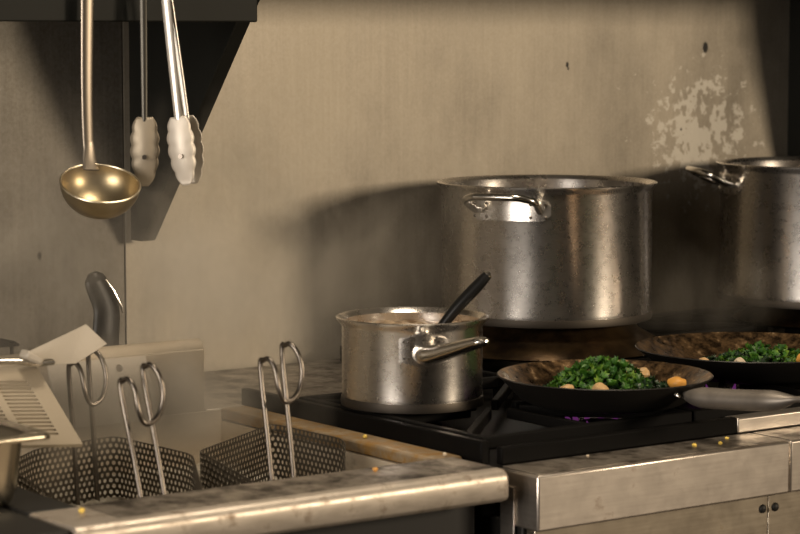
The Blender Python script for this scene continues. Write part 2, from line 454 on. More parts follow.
# spoon standing in the saucepan
spn = thing('serving_spoon', 'black-handled spoon standing in the stew of the small saucepan', 'spoon', (1.781, 2.373, .957))
hp = smooth_path([(.000, .0, .030), (.022, -.013, .062), (.045, -.024, .088), (.0555, -.030, .101)], 6)
n_ = len(hp)
MB().tube(hp, [(.0068 + .003 * math.sin(PI * (i / n_) ** 1.3), .0058 + .002 * math.sin(PI * i / n_)) for i in range(n_)], 16).build('handle', M['handle_black'], spn, True)
MB().tube([(.0535, -.029, .0985), (.0565, -.0305, .102), (.0585, -.0315, .1045)], [.0062, .0058, .002], 14).build('end_cap', M['spoon_tip'], spn, True)
MB().tube([(-.030, .018, -.02), (-.014, .008, .010), (.002, -.001, .033)], [(.004, .002), (.003, .002), (.004, .003)], 12).build('shank', M['chrome'], spn, True)
mbp = MB(); mbp.lathe([(.0005, -.010), (.014, -.007), (.022, 0), (.0225, .001), (.0135, -.006), (.0005, -.009)], 24)
mbp.xf(Matrix.Translation((-.038, .022, -.026)) @ Matrix.Rotation(math.radians(30), 4, 'Y')).build('spoon_bowl', M['chrome'], spn, True)

# ------------------------------------------------------------------ pans
def pan(loc, R, label, az, handle=True, hroot=None):
    t = thing('frying_pan', label, 'frying pan', loc, 0, 'black iron frying pans')
    h = .036; rb = R * .70
    prof = [(.0005, 0), (rb - .01, 0), (rb, .002), (rb + .012, .008), (R - .004, h - .003), (R, h), (R - .001, h + .0012), (R - .004, h - .0005), (rb + .010, .011), (rb - .002, .0045), (.0005, .003)]
    MB().lathe(prof[:6] + [prof[6]], 96).build('outer_shell', M['soot'], t, True)
    MB().lathe(prof[6:], 96).build('cooking_surface', M['season_glints'], t, True)
    A = Matrix.Rotation(az, 4, 'Z')
    # hollow grey handle: narrow root, swelling grip, narrow neck with a hanging loop
    x0 = R - .006
    pts = [(x0, 0, h - .012), (x0 + .02, 0, h - .012), (x0 + .06, 0, h - .010), (x0 + .10, 0, h - .007), (x0 + .14, 0, h - .003), (x0 + .162, 0, h + .001), (x0 + .19, 0, h + .005)]
    pts = smooth_path(pts, 5); n = len(pts); rad = []
    for i in range(n):
        u = i / (n - 1)
        w = .006 + .010 * min(1, u / .2) if u < .62 else max(.0045, .016 - .0115 * min(1, (u - .62) / .22))
        rad.append((w, w * .78))
    H = MB().tube(pts, rad, 18).xf(A).build('handle', M['panhandle'], t, True)
    lp = [V((x0 + .198 + .012 * math.cos(a), .011 * math.sin(a), h + .005)) for a in [PI + k * 2 * PI / 18 for k in range(19)]]
    MB().tube(lp, .0032, 8).xf(A).build('hanging_loop', M['panhandle'], H, True)
    for s in (-1, 1):
        ph = s * .13; c = V(((R - .003) * math.cos(ph), (R - .003) * math.sin(ph), h - .010)); n2 = V((math.cos(ph), math.sin(ph), -.3))
        MB().tube([c - n2 * .002, c + n2 * .002, c + n2 * .004], [.0035, .0032, .0015], 8).xf(A).build('rivet', M['chrome'], t, True)
    return t
ZG = .9005
P1 = (1.940, 2.238, ZG); P2 = (2.272, 2.318, ZG)
pan(P1, .134, 'black iron frying pan of greens nearest the camera, grey handle at the front', cam_dir + math.radians(44))
pan(P2, .158, 'black iron frying pan of greens at right, beyond the nearer pan', cam_dir + math.radians(66))
def herbs(c, rx, ry, h, n, m, seed, label, name='chopped_herbs', size=.0060):
    rnd = random.Random(seed); v = []; f = []
    for _ in range(n):
        a = rnd.uniform(0, 2 * PI); q = math.sqrt(rnd.random())
        x, y = rx * q * math.cos(a), ry * q * math.sin(a)
        top = h * (1 - q * q) ** .8
        z = top * rnd.uniform(.3, 1) + rnd.uniform(0, .004) + .002
        s = size * rnd.uniform(.5, 1.2)
        Rm = Matrix.Rotation(rnd.uniform(0, 6.28), 3, 'Z') @ Matrix.Rotation(rnd.uniform(-1.2, 1.2), 3, 'X') @ Matrix.Rotation(rnd.uniform(-1, 1), 3, 'Y')
        b = len(v)
        # lobed leaf, slightly cupped, with a thickness of its own
        rim = [(0, -1, 0), (.5, -.5, .15), (.95, -.25, .3), (.6, .1, .1), (.85, .6, .35), (.3, .55, .1), (0, 1.1, .3), (-.3, .55, .1), (-.85, .6, .35), (-.6, .1, .1), (-.95, -.25, .3), (-.5, -.5, .15)]
        for p in rim: v.append(V((x, y, z)) + Rm @ (V(p) * s))
        v.append(V((x, y, z)) + Rm @ V((0, 0, -.12 * s))); v.append(V((x, y, z)) + Rm @ V((0, 0, -.3 * s)))
        for k in range(12):
            f.append((b + k, b + (k + 1) % 12, b + 12)); f.append((b + (k + 1) % 12, b + k, b + 13))
    o = MB().add(v, f).build(name, m); o.location = c
    return tag(o, label, 'herbs' if 'herb' in name else 'greens', kind='stuff')
herbs((P1[0] + .001, P1[1] + .008, ZG + .008), .068, .066, .045, 760, M['herb'], 1, 'bright green chopped herbs heaped in the nearer frying pan')
herbs((P1[0] + .012, P1[1] + .0, ZG + .004), .098, .088, .027, 700, M['greens_dark'], 2, 'dark cooked greens under the herbs of the nearer pan', 'cooked_greens')
herbs((P2[0] + .0, P2[1] - .02, ZG + .012), .070, .055, .026, 300, M['herb'], 3, 'green chopped herbs strewn in the right-hand frying pan')
herbs((P2[0] - .01, P2[1] - .02, ZG + .004), .11, .085, .024, 700, M['greens_dark'], 4, 'dark cooked greens under the herbs of the right-hand pan', 'cooked_greens')
def chunk(name, c, s, m, label, cat, group=None, seed=0, flat=.75):
    bm = bmesh.new(); bmesh.ops.create_icosphere(bm, subdivisions=3, radius=1)
    for q in bm.verts:
        d = 1 + .28 * noise.noise(q.co * 1.3 + V((seed * 3.1, seed, 0))) + .1 * noise.noise(q.co * 4 + V((seed, 0, 5)))
        q.co = V((q.co.x * d * s, q.co.y * d * s * .85, q.co.z * d * s * flat))
    s *= .85 if group and 'pan' in group else 1
    for q in bm.verts: q.co *= .85 if group and 'pan' in group else 1
    o = bmobj(name, bm, m, None, True); o.location = c; o.rotation_euler.z = seed
    return tag(o, label, cat, group)
D = V((.588, .809)); Rr = V((.809, -.588))
def inpan(P, right, toward, dz): # metres right of the pan's centre along the front diagonal, and towards the front
    q = V((P[0], P[1])) + Rr * right - D * toward
    return (q.x, q.y, P[2] + dz)
for k, (a, b, dz, s, m, lab) in enumerate([
        (-.050, .068, .026, .0125, 'chunkpale', 'pale food piece at the front left lip of the nearer pan'),
        (-.012, .076, .027, .0140, 'chunkpale', 'largest pale food piece, against the front lip of the nearer pan'),
        (.088, .022, .028, .0140, 'potato', 'orange food piece at the right side of the nearer pan'),
        (.050, -.045, .030, .0130, 'chunkpale', 'pale food piece behind the herbs in the nearer pan'),
        (.033, -.058, .028, .0100, 'potato', 'small orange piece behind the herbs in the nearer pan'),
        (-.078, .040, .020, .0090, 'crumb', 'small dull piece at the left of the nearer pan')]):
    chunk('food_chunk', inpan(P1, a, b, dz), s, M[m], lab, 'food', 'food pieces in the nearer pan', k)
for k, (a, b, dz, s, m, lab) in enumerate([
        (-.075, .070, .026, .0095, 'chunkpale', 'pale food piece at the left of the right-hand pan'),
        (-.030, .090, .027, .0105, 'crumb', 'dull food piece at the front lip of the right-hand pan'),
        (.060, .060, .028, .0135, 'potato', 'orange food piece right of the herbs in the right-hand pan'),
        (.035, -.02, .024, .0120, 'chunkpale', 'pale food piece behind the herbs in the right-hand pan'),
        (.095, .045, .032, .0150, 'chunkpale', 'long pale food piece at the right edge of the photo in the pan')]):
    chunk('food_chunk', inpan(P2, a, b, dz), s, M[m], lab, 'food', 'food pieces in the right-hand pan', k + 10)

# ------------------------------------------------------------------ raised ring stands under the stock pots
def stand(loc, r, label, zt=Zb):
    t = thing('burner_stand', label, 'burner stand', loc, 0, 'flared iron stands under the stock pots')
    h = zt - .0012 - loc[2]
    MB().lathe([(r * 1.12, 0), (r * 1.16, .003), (r * 1.02, .014), (r * .86, .028), (r * .80, h), (r * .76, h), (r * .82, .026), (r * .98, .011), (r * 1.09, 0)], 80, close=True).build('flared_ring', M['ring'], t, True)
    for k in range(4):
        a = k * PI / 2 + .4
        q = MB().box(r * .30, r * .80, -.005, .005, h - .012, h - .0002).xf(Matrix.Rotation(a, 4, 'Z')).build('pot_support', M['iron'], t, bev=.001)
    return t
stand((2.231, 2.706, .9002), .158, 'flared iron ring stand under the large stock pot')
stand((2.80, 2.70, .9002), .124, 'flared iron ring stand under the right-hand stock pot', Zb - .011)

# ------------------------------------------------------------------ range
rg = thing('cooking_range', 'steel-fronted gas range with black top carrying the pots and pans', 'stove', (1.664, 2.03, 0))
def lb(name, m, x0, x1, y0, y1, z0, z1, bev=.002, par=None): # world coords into range space
    return MB().box(x0 - 1.664, x1 - 1.664, y0 - 2.03, y1 - 2.03, z0, z1).build(name, m, par or rg, bev=bev)
lb('control_box', M['panel'], 1.664, 2.0545, 2.03, 2.099, .807, .8699, .0025)
lb('front_fascia', M['panel'], 2.0568, 3.3, 2.031, 2.099, .807, .8699, .0025)
lb('top_ledge', M['deck'], 1.668, 2.053, 2.034, 2.099, .8702, .8712, .0004)
lb('top_ledge', M['deck'], 2.0583, 3.3, 2.034, 2.099, .8702, .8712, .0004)
lb('lower_panel', M['panel_low'], 1.672, 2.0335, 2.045, 2.06, .12, .8055, .001)
lb('lower_panel', M['panel_low'], 2.0350, 3.3, 2.045, 2.06, .12, .8055, .001)
lb('side_strip', M['panel'], 1.6615, 1.6635, 2.070, 2.094, .3, .852, .0004)
lb('carcass', M['dark'], 1.668, 3.3, 2.062, 2.90, .10, .811, .002)
lb('drip_well', M['black'], 1.648, 3.3, 2.1115, 2.62, .812, .868, .003)
lb('drip_well', M['black'], 2.02, 3.3, 2.6205, 2.92, .812, .868, .003)
lb('rear_shelf', M['deck'], 1.648, 2.018, 2.6215, 2.92, .812, .876, .003)
lb('front_bar', M['black'], 1.668, 2.034, 2.100, 2.111, .8715, .892, .002)
lb('front_bar', M['panel'], 2.0355, 3.3, 2.100, 2.125, .8715, .890, .002)
lb('side_bar', M['black'], 1.648, 1.660, 2.112, 2.62, .8685, .899, .002)
lb('back_edge', M['dark'], 2.03, 3.3, 2.90, 2.922, .8685, .90, .002)
for x in (2.0245, 2.0455):
    MB().lathe([(.0005, .0035), (.003, .0032), (.0052, .0012), (.0055, 0), (.0005, 0)], 20).xf(Matrix.Translation((x - 1.664, .0145, .789)) @ Matrix.Rotation(PI / 2, 4, 'X')).build('bolt', M['dark'], rg, True)
for x in (1.72, 2.2, 3.2):
    for y in (2.1, 2.85): MB().box(x - 1.664, x - 1.624, y - 2.03, y - 1.99, 0, .1).build('foot', M['dark'], rg, bev=.002)
def grate(x0, x1, y0, y1, label):
    cx, cy = (x0 + x1) / 2, (y0 + y1) / 2; hx, hy = (x1 - x0) / 2 - .002, (y1 - y0) / 2 - .002
    t = thing('stove_grate', label, 'grate', (cx, cy, .8685), 0, 'cast iron grates on the range')
    z1 = .0315; z0 = .016; wv = .011
    mb = MB().box(-hx, hx, -hy, -hy + wv, z0, z1).box(-hx, hx, hy - wv, hy, z0, z1).box(-hx, -hx + wv, -hy + wv, hy - wv, z0, z1).box(hx - wv, hx, -hy + wv, hy - wv, z0, z1)
    mb.build('frame', M['iron'], t, bev=.002)
    for k in range(8):
        a = k * PI / 4
        lx = min(hx / max(abs(math.cos(a)), 1e-6), hy / max(abs(math.sin(a)), 1e-6)) - .008
        MB().box(.035, lx, -.0045, .0045, z0 + .002, z1).xf(Matrix.Rotation(a, 4, 'Z')).build('finger', M['iron'], t, bev=.0015)
    for sx in (-1, 1):
        for sy in (-1, 1): MB().box(sx * (hx - .006) - .005, sx * (hx - .006) + .005, sy * (hy - .006) - .005, sy * (hy - .006) + .005, 0, z0).build('foot', M['iron'], t)
    return t
def burner(cx, cy, label, flames=True):
    t = thing('gas_burner', label, 'burner', (cx, cy, .8682), 0, 'gas burners under the grates')
    MB().lathe([(.0005, .010), (.028, .010), (.034, .008), (.036, .003), (.05, .001), (.05, 0), (.0005, 0)], 40).build('burner_head', M['iron'], t, True)
    if flames:
        for k in range(14):
            a = k * 2 * PI / 14
            fl = MB().lathe([(.0005, 0), (.0032, .003), (.0035, .006), (.0018, .012), (.0003, .017)], 8).xf(Matrix.Translation((.038 * math.cos(a), .038 * math.sin(a), .004)) @ Matrix.Rotation(a, 4, 'Z') @ Matrix.Rotation(math.radians(35), 4, 'Y'))
            fl.build('flame', M['flame'], t, True)
    return t
cols = [(1.662, 1.990), (1.990, 2.45), (2.45, 2.93)]
names = ['left', 'middle', 'right']
for i, (a, b) in enumerate(cols):
    n = ['under the small saucepan', 'under the two frying pans', 'under the right end of the pans'][i]
    grate(a, b, 2.128, 2.512, f'black cast iron grate in the front row, {n}')
    n = ['left of the large stock pot', 'under the large stock pot', 'under the right-hand stock pot'][i]
    if i: grate(a, b, 2.514, 2.896, f'black cast iron grate in the back row, {n}')
burner(1.935, 2.236, 'gas burner under the nearer frying pan')
burner(1.745, 2.372, 'gas burner under the small saucepan', False)
burner(2.22, 2.32, 'gas burner under the right-hand frying pan')

# ------------------------------------------------------------------ fryer / boiling tank
fy = thing('boiling_tank', 'stainless steel boiling tank with wide rim, open and steaming at the left', 'cooker', (1.09, 2.04, 0))
def fb(name, mb, m, smooth=False, bev=.002): return mb.xf(Matrix.Translation((-1.09, -2.04, 0))).build(name, m, fy, smooth, bev)
# front rim with rounded nose
nose = [(2.14, .8795)]
for k in range(9):
    a = PI / 2 + k / 8 * PI / 2; nose.append((2.052 + .012 * math.cos(a), .868 + .012 * math.sin(a)))
nose += [(2.040, .850), (2.043, .845), (2.050, .843), (2.14, .843)]
fb('front_rim', MB().extrude(nose, 'x', 1.092, 1.632), M['rim'], True, .004)
fb('front_ledge', MB().box(1.152, 1.628, 2.058, 2.1395, .8792, .8802), M['deck'], bev=.0004)
fb('right_rim', MB().box(1.603, 1.6435, 2.1405, 2.60, .865, .8795), M['rimdirty'], bev=.003)
fb('left_rim', MB().box(1.092, 1.15, 2.1405, 2.60, .865, .8795), M['dark'], bev=.003)  # near-black colour stands in for the shade on this rim
fb('tank_wall', MB().box(1.151, 1.602, 2.1405, 2.146, .55, .878), M['tank'], bev=0)
fb('tank_wall', MB().box(1.151, 1.602, 2.594, 2.600, .55, .878), M['tank'], bev=0)
fb('tank_wall', MB().box(1.145, 1.151, 2.1405, 2.60, .55, .864), M['tank'], bev=0)
fb('tank_wall', MB().box(1.602, 1.608, 2.1405, 2.60, .55, .864), M['tank'], bev=0)
fb('tank_floor', MB().box(1.151, 1.602, 2.146, 2.594, .55, .556), M['tank'], bev=0)
fb('front_panel', MB().box(1.10, 1.630, 2.10, 2.135, .10, .8375), M['dark'], bev=.002)
fb('side_panel', MB().box(1.092, 1.10, 2.10, 2.90, .10, .8375), M['dark'], bev=.001)
fb('side_panel', MB().box(1.6305, 1.6375, 2.1365, 2.90, .10, .8375), M['dark'], bev=.001)
for x in (1.12, 1.58):
    for y in (2.14, 2.82): fb('foot', MB().box(x, x + .04, y, y + .04, 0, .1), M['dark'])
# rear housing with a soft rounded top
hs = [(2.602, .84), (2.602, .957)]
for k in range(9):
    a = PI - k / 8 * PI / 2; hs.append((2.615 + .013 * math.cos(a), .957 + .013 * math.sin(a)))
hs += [(2.625, .968), (2.632, .958), (2.632, .84)]
fb('rear_splash', MB().extrude(hs, 'x', 1.092, 1.582), M['housing'], True, .003)
fb('rear_plate', MB().box(1.092, 1.6435, 2.633, 2.926, .84, .8795), M['rim'], bev=.002)
fb('rear_plate', MB().box(1.585, 1.6435, 2.602, 2.6325, .84, .8795), M['rim'], bev=.002)
# loose plate with a hole leaning on the housing
bm = bmesh.new()
K = 20; hole = [(.096 + .005 * math.cos(a), .069 + .005 * math.sin(a)) for a in [k * 2 * PI / K for k in range(K)]]
outer = []
for k in range(K):
    a = k * 2 * PI / K; c, s = math.cos(a), math.sin(a)
    sx = min((.136 - .096) / c if c > 1e-6 else 9, (.096) / -c if c < -1e-6 else 9); sy = min((.082 - .069) / s if s > 1e-6 else 9, .069 / -s if s < -1e-6 else 9)
    q = min(sx, sy); outer.append((.096 + c * q, .069 + s * q))
vv = [(x, 0, z) for x, z in hole] + [(x, 0, z) for x, z in outer]
# corners
vv += [(.136, 0, .082), (0, 0, .082), (0, 0, 0), (.136, 0, 0)]
ff = [(k, (k + 1) % K, K + (k + 1) % K, K + k) for k in range(K)]
def corner(ci, cx, cz):
    for k in range(K):
        a, b = outer[k], outer[(k + 1) % K]
        ina = abs(a[0] - cx) < 1e-5 or abs(a[1] - cz) < 1e-5; inb = abs(b[0] - cx) < 1e-5 or abs(b[1] - cz) < 1e-5
        if ina and inb and not (abs(a[0] - b[0]) < 1e-5 or abs(a[1] - b[1]) < 1e-5): ff.append((K + k, 2 * K + ci, K + (k + 1) % K))
for ci, (cx, cz) in enumerate([(.136, .082), (0, .082), (0, 0), (.136, 0)]): corner(ci, cx, cz)
pl = obj('drain_plate', vv, ff, M['plastic_w'], loc=(1.325, 2.555, .8790)); pl.rotation_euler = (math.radians(-22), 0, 0)
pl.location = (1.354, 2.563, .8805)
md = pl.modifiers.new('solid', 'SOLIDIFY'); md.thickness = .004; md.offset = 0
tag(pl, 'pale flat plate with a small hole, propped against the rear housing of the tank', 'plate')

tag(obj('boiling_water', *(lambda n: ([(1.151 + .451 * i / n, 2.146 + .448 * j / n, .006 * noise.noise(V((i * .9, j * .9, 0)))+.002 * noise.noise(V((i * 2.3, j * 2.1, 3)))) for i in range(n + 1) for j in range(n + 1)],
    [(i * (n + 1) + j, (i + 1) * (n + 1) + j, (i + 1) * (n + 1) + j + 1, i * (n + 1) + j + 1) for i in range(n) for j in range(n)]))(60), M['foam'], smooth=True, loc=(0, 0, .812)),
    'pale foaming water boiling in the steel tank', 'water', kind='stuff')

# ---- perforated baskets
def basket(foot, label, handles, ztop=.884, zlow=.795, tilt=0):
    ox, oy = foot[0]
    t = thing('perforated_basket', label, 'basket', (ox, oy, .70), 0, 'perforated baskets in the tank')
    # round the footprint
    pts = [V((x - ox, y - oy, 0)) for x, y in foot]
    n = len(pts); dense = []
    for i in range(n):
        a, b, c = pts[i - 1], pts[i], pts[(i + 1) % n]
        ra = min(.02, (a - b).length * .4); rb = min(.02, (c - b).length * .4)
        p, q = b + (a - b).normalized() * ra, b + (c - b).normalized() * rb
        for k in range(7):
            u = k / 6; dense.append(p * (1 - u) ** 2 + b * 2 * u * (1 - u) + q * u * u)
    dense.append(dense[0])
    cum = [0]
    for i in range(1, len(dense)): cum.append(cum[-1] + (dense[i] - dense[i - 1]).length)
    Lt = cum[-1]
    def at(s):
        s %= Lt; i = 0
        while cum[i + 1] < s: i += 1
        u = (s - cum[i]) / max(cum[i + 1] - cum[i], 1e-9); return dense[i].lerp(dense[i + 1], u)
    cols = int(round(Lt / .0080)); pw = Lt / cols; ph = pw * .87
    rows = int((ztop - zlow) / ph)
    v = []; f = []
    for r in range(rows):
        z = ztop - .70 - (r + .5) * ph
        for c in range(cols):
            s0 = (c + (.5 if r % 2 else 0)) * pw; b = len(v)
            for k in range(8):
                a = (k + .5) * PI / 4; hr = pw * .34
                p = at(s0 + hr * math.cos(a)); v.append((p.x, p.y, z + hr * math.sin(a)))
            for k in range(8):
                x, zz = [(1, .42), (.42, 1), (-.42, 1), (-1, .42), (-1, -.42), (-.42, -1), (.42, -1), (1, -.42)][k]
                p = at(s0 + x * pw / 2); v.append((p.x, p.y, z + zz * ph / 2))
            for k in range(8): f.append((b + k, b + (k + 1) % 8, b + 8 + (k + 1) % 8, b + 8 + k))
            # square corners of the cell
            for k, (x, zz) in ((0, (1, 1)), (2, (-1, 1)), (4, (-1, -1)), (6, (1, -1))):
                p = at(s0 + x * pw / 2); v.append((p.x, p.y, z + zz * ph / 2)); f.append((b + 8 + k, b + 8 + (k + 1) % 8, len(v) - 1))
    zl = ztop - .70 - rows * ph
    b = len(v); m_ = len(dense) - 1
    for p in dense[:-1]: v.append((p.x, p.y, zl)); v.append((p.x, p.y, 0))
    for i in range(m_): j = (i + 1) % m_; f.append((b + 2 * i, b + 2 * j, b + 2 * j + 1, b + 2 * i + 1))
    f.append(tuple(b + 2 * i + 1 for i in range(m_)))
    v = [(x, y, z - .020 * min(1, max(0, (2.30 - (y + oy)) / .13))) if z > .05 else (x, y, z) for x, y, z in v]
    me = bpy.data.meshes.new('basket_wall'); me.from_pydata([tuple(q) for q in v], [], f); me.materials.append(M['basket'])
    o = bpy.data.objects.new('basket_wall', me); C.objects.link(o); o.parent = t
    md = o.modifiers.new('solid', 'SOLIDIFY'); md.thickness = .0009
    for (x1, y1, x2, y2, zt1, zt2, ly, zb, lx) in handles:
        a = V((x1 - ox, y1 - oy, 0)); c = V((x2 - ox, y2 - oy, 0)); mid = (a + c) / 2
        za, zc = zt1 - .70, zt2 - .70; z0 = zb - .70; top = V((lx, ly, 0))
        fw = V((0.004, -.030, 0)); drop = .050
        pts = [a + V((0, 0, z0)), a + top * .5 + V((0, 0, (z0 + za) / 2)), a + top + V((0, 0, za - .012)),
               a + top + V((.001, -.005, za - .002)), a + top + V((.002, -.014, za)), a + top + V((.004, -.023, za - .010)),
               a + top + fw + V((.001, .001, za - .030)), a.lerp(c, .22) + top + fw + V((0, 0, za - drop + .006)), mid + top + fw + V((0, -.001, (za + zc) / 2 - drop - .003)),
               c + (a - c) * .22 + top + fw + V((.004, 0, zc - drop)), c + top + fw + V((.004, .002, zc - .030)), c + top + V((.006, -.023, zc - .010)), c + top + V((.002, -.014, zc)),
               c + top + V((.001, -.005, zc - .002)), c + top + V((0, 0, zc - .012)), c + top * .5 + V((0, 0, (z0 + zc) / 2)), c + V((0, 0, z0))]
        MB().tube(smooth_path(pts, 6), .0029, 10).build('wire_handle', M['rod'], t, True)
    return t
basket([(1.398, 2.320), (1.578, 2.437), (1.585, 2.290), (1.50, 2.168), (1.398, 2.168)],
       'perforated steel basket at the right of the tank, one wire handle', [(1.415, 2.176, 1.4435, 2.176, 1.002, 1.0165, .036, .80, .002)])
basket([(1.168, 2.20), (1.168, 2.36), (1.26, 2.445), (1.378, 2.472), (1.388, 2.310), (1.318, 2.168), (1.20, 2.168)],
       'perforated steel basket at the left of the tank, two wire handles', [(1.256, 2.176, 1.284, 2.176, .992, 1.005, .052, .80, -.006), (1.318, 2.452, 1.346, 2.456, .978, .989, .012, .80, -.004)])

# ------------------------------------------------------------------ left side things
# counter module under the steel pan
cn = thing('work_counter', 'dark steel counter at the bottom left corner under the steel food pan', 'counter', (.60, 2.04, 0))
MB().box(0, .488, 0, .875, .84, .8795).build('counter_top', M['dark'], cn, bev=.004)
MB().box(0.01, .48, .05, .86, .1, .8395).build('cabinet_body', M['dark'], cn, bev=.002)
for x in (.02, .42):
    for y in (.08, .80): MB().box(x, x + .04, y, y + .04, 0, .0995).build('foot', M['dark'], cn)
# gastro pan
def rounded(x0, x1, y0, y1, r, k=6):
    out = []
    for cx, cy, a0 in ((x1 - r, y1 - r, 0), (x0 + r, y1 - r, PI / 2), (x0 + r, y0 + r, PI), (x1 - r, y0 + r, 3 * PI / 2)):
        for i in range(k + 1):
            a = a0 + PI / 2 * i / k; out.append((cx + r * math.cos(a), cy + r * math.sin(a)))
    return out
gp = thing('food_pan', 'rectangular steel food pan with wide lip at the left edge', 'food pan', (1.02, 2.26, .8800))
hx, hy = .105, .112
rings = [(.022, -.03, 0.0), (.026, -.030, 0.0), (.028, -.022, .010), (.024, -.016, .062), (.03, -.014, .072), (.012, -.001, .0745), (.012, 0, .0735), (.012, 0, .068)]
v = []; f = []
defs = [(hx - .030, hy - .030, .0002, .02), (hx - .024, hy - .024, .004, .025), (hx - .020, hy - .020, .016, .026), (hx - .015, hy - .015, .070, .026), (hx - .012, hy - .012, .0735, .026),
        (hx, hy, .0750, .012), (hx + .001, hy + .001, .0735, .012), (hx + .001, hy + .001, .0700, .012)]
for (a, b, z, r) in defs: v += [(x, y, z) for x, y in rounded(-a, a, -b, b, r)]
kk = 28
for i in range(len(defs) - 1):
    for k in range(kk): f.append((i * kk + k, i * kk + (k + 1) % kk, (i + 1) * kk + (k + 1) % kk, (i + 1) * kk + k))
f.append(tuple(range(kk)))
o = obj('pan_body', v, f, M['gn'], gp, True); md = o.modifiers.new('solid', 'SOLIDIFY'); md.thickness = .0012; md.offset = 1
# slotted cream plate lying across the back left of the tank
def slot_plate():
    W, Hh = .150, .150; v = []; f = []
    # columns of slots: build as a grid of bars
    mb = MB()
    th = .004
    colx = [0, .018, .062, .074, .118, .150]
    mb.box(0, .038, 0, Hh, 0, th).box(.078, .088, .0, Hh, 0, th).box(.128, .150, 0, Hh, 0, th)
    for (a, b) in ((.038, .078), (.088, .128)):
        mb.box(a, b, 0, .018, 0, th).box(a, b, Hh - .028, Hh, 0, th)
        y = .018
        while y < Hh - .036:
            mb.box(a, b, y + .0042, y + .0072, 0, th); y += .0072
    return mb
sl = slot_plate().build('slotted_plate', M['plastic'])
tag(sl, 'cream slotted plastic plate leaning at the left, behind the steel food pan', 'plate')
# basis from measured corners
bl = V((1.135, 2.270, .8900)); br = V((1.247, 2.310, .9065)); tl = V((1.185, 2.44, .985))
X = (br - bl).normalized(); Y = V((.041, .156, .081)).normalized(); X = (X - Y * X.dot(Y)).normalized(); Z = X.cross(Y)
sl.matrix_world = Matrix(((X.x, Y.x, Z.x, br.x), (X.y, Y.y, Z.y, br.y), (X.z, Y.z, Z.z, br.z), (0, 0, 0, 1))) @ Matrix.Rotation(math.radians(8), 4, 'Z') @ Matrix.Translation((-.150, 0, 0))
# scraper with pale blade and steel handle
sc_ = thing('scraper', 'pale flat-bladed scraper with steel handle lying over the slotted plate', 'scraper', (1.270, 2.41, .992))
Rs = Matrix.Rotation(math.radians(-6), 4, 'Z')
def plane_piece(name, pts, th, m, par):
    pts = [V(p) for p in pts]; nn = (pts[1] - pts[0]).cross(pts[2] - pts[0]).normalized() * th
    n = len(pts); v = pts + [p + nn for p in pts]
    f = [tuple(range(n))[::-1], tuple(range(n, 2 * n))] + [(i, (i + 1) % n, n + (i + 1) % n, n + i) for i in range(n)]
    return MB().add(v, f).build(name, m, par, bev=.001)
plane_piece('blade', [(-.030, -.010, -.004), (.032, .018, -.010), (.080, .030, .008), (.062, .045, .030), (-.028, .022, .006)], .003, M['plastic_w'], sc_)
MB().tube(smooth_path([(-.010, -.004, -.003), (-.035, -.008, -.002), (-.060, -.006, .002), (-.12, .0, .003), (-.20, .006, .004)], 5), [(.009, .004)] * 6 + [(.006, .004)] * 15, 12).build('handle', M['chrome'], sc_, True)
MB().box(-.045, -.022, -.018, .002, -.018, -.008).xf(Matrix.Rotation(.5, 4, 'Y')).build('ferrule', M['plastic_w'], sc_, bev=.003)
# dark handle sticking up behind
dk = thing('upright_handled_tool', 'dark rounded tool handle standing up against the wall behind the scraper', 'tool', (1.494, 2.70, .8797))
dk.name = 'scoop'
hp = smooth_path([(0.0, 0, .004), (.0, 0, .05), (.0, 0, .09), (.004, .005, .125), (-.006, .01, .155), (-.012, .012, .172)], 5)
n_ = len(hp)
MB().tube(hp, [(.0155 + .004 * math.sin(PI * min(1, i / n_ * 1.15)), .008) if i < n_ - 3 else (.0145 - .004 * (i - n_ + 3), .006) for i in range(n_)], 16, up=(0, 1, 0)).build('handle', M['handle_black'], dk, True)
MB().tube([(.001, .0, .164), (.010, -.003, .150), (.0205, -.006, .128), (.0215, -.006, .12)], [.001, .0018, .0018, .001], 8).build('metal_edge', M['chrome'], dk, True)
dk['label'] = 'dark rounded handle of a scoop standing behind the tank before the wall'; dk['category'] = 'scoop'
# dark wire rack at far left
wr = thing('wire_rack', 'dark wire rack edge at the far left before the wall', 'rack', (1.30, 2.70, .8797))
for k in range(8):
    MB().tube([(-.20, -.02 + k * .018, .092), (.06, -.02 + k * .018, .092)], .0018, 8).build('wire', M['iron'], wr, True)
for k in range(10):
    x = -.19 + k * .027
    MB().tube([(x, -.024, .0955), (x, .11, .0955)], .0018, 8).build('cross_wire', M['iron'], wr, True)
for x, y in ((-.19, -.02), (.05, -.02), (-.19, .106), (.05, .106)):
    MB().tube([(x, y, 0), (x, y, .092)], .0025, 8).build('leg', M['iron'], wr, True)

# ------------------------------------------------------------------ spilled bits
spots = [((1.932, 2.066), .0030, 'corn', 'yellow kernel on the range ledge, leftmost of the three yellow ones'), ((1.968, 2.060), .0026, 'corn', 'yellow kernel on the range ledge nearest the front edge'),
         ((1.998, 2.080), .0024, 'corn', 'yellow kernel on the range ledge against the black bar'), ((1.785, 2.088), .0018, 'crumb', 'tiny pale crumb on the left of the range ledge')]
for k, ((x, y), s, m, lab) in enumerate(spots): chunk('food_crumb', (x, y, .8712 + s * .62), s, M[m], lab, 'crumb', 'spilled food bits', k)
for k, ((x, y), s, m, lab) in enumerate([((1.625, 2.150), .0028, 'crumb', 'white crumb on the corner of the tank rim beside the range'), ((1.505, 2.118), .0032, 'potato', 'orange crumb on the front rim of the tank'),
        ((1.135, 2.105), .0036, 'corn', 'yellow crumb on the left end of the tank front rim'), ((1.62, 2.30), .0030, 'corn', 'yellow crumb on the right rim of the tank')]):
    chunk('food_crumb', (x, y, .8803 + s * .62), s, M[m], lab, 'crumb', 'spilled food bits', k + 5)

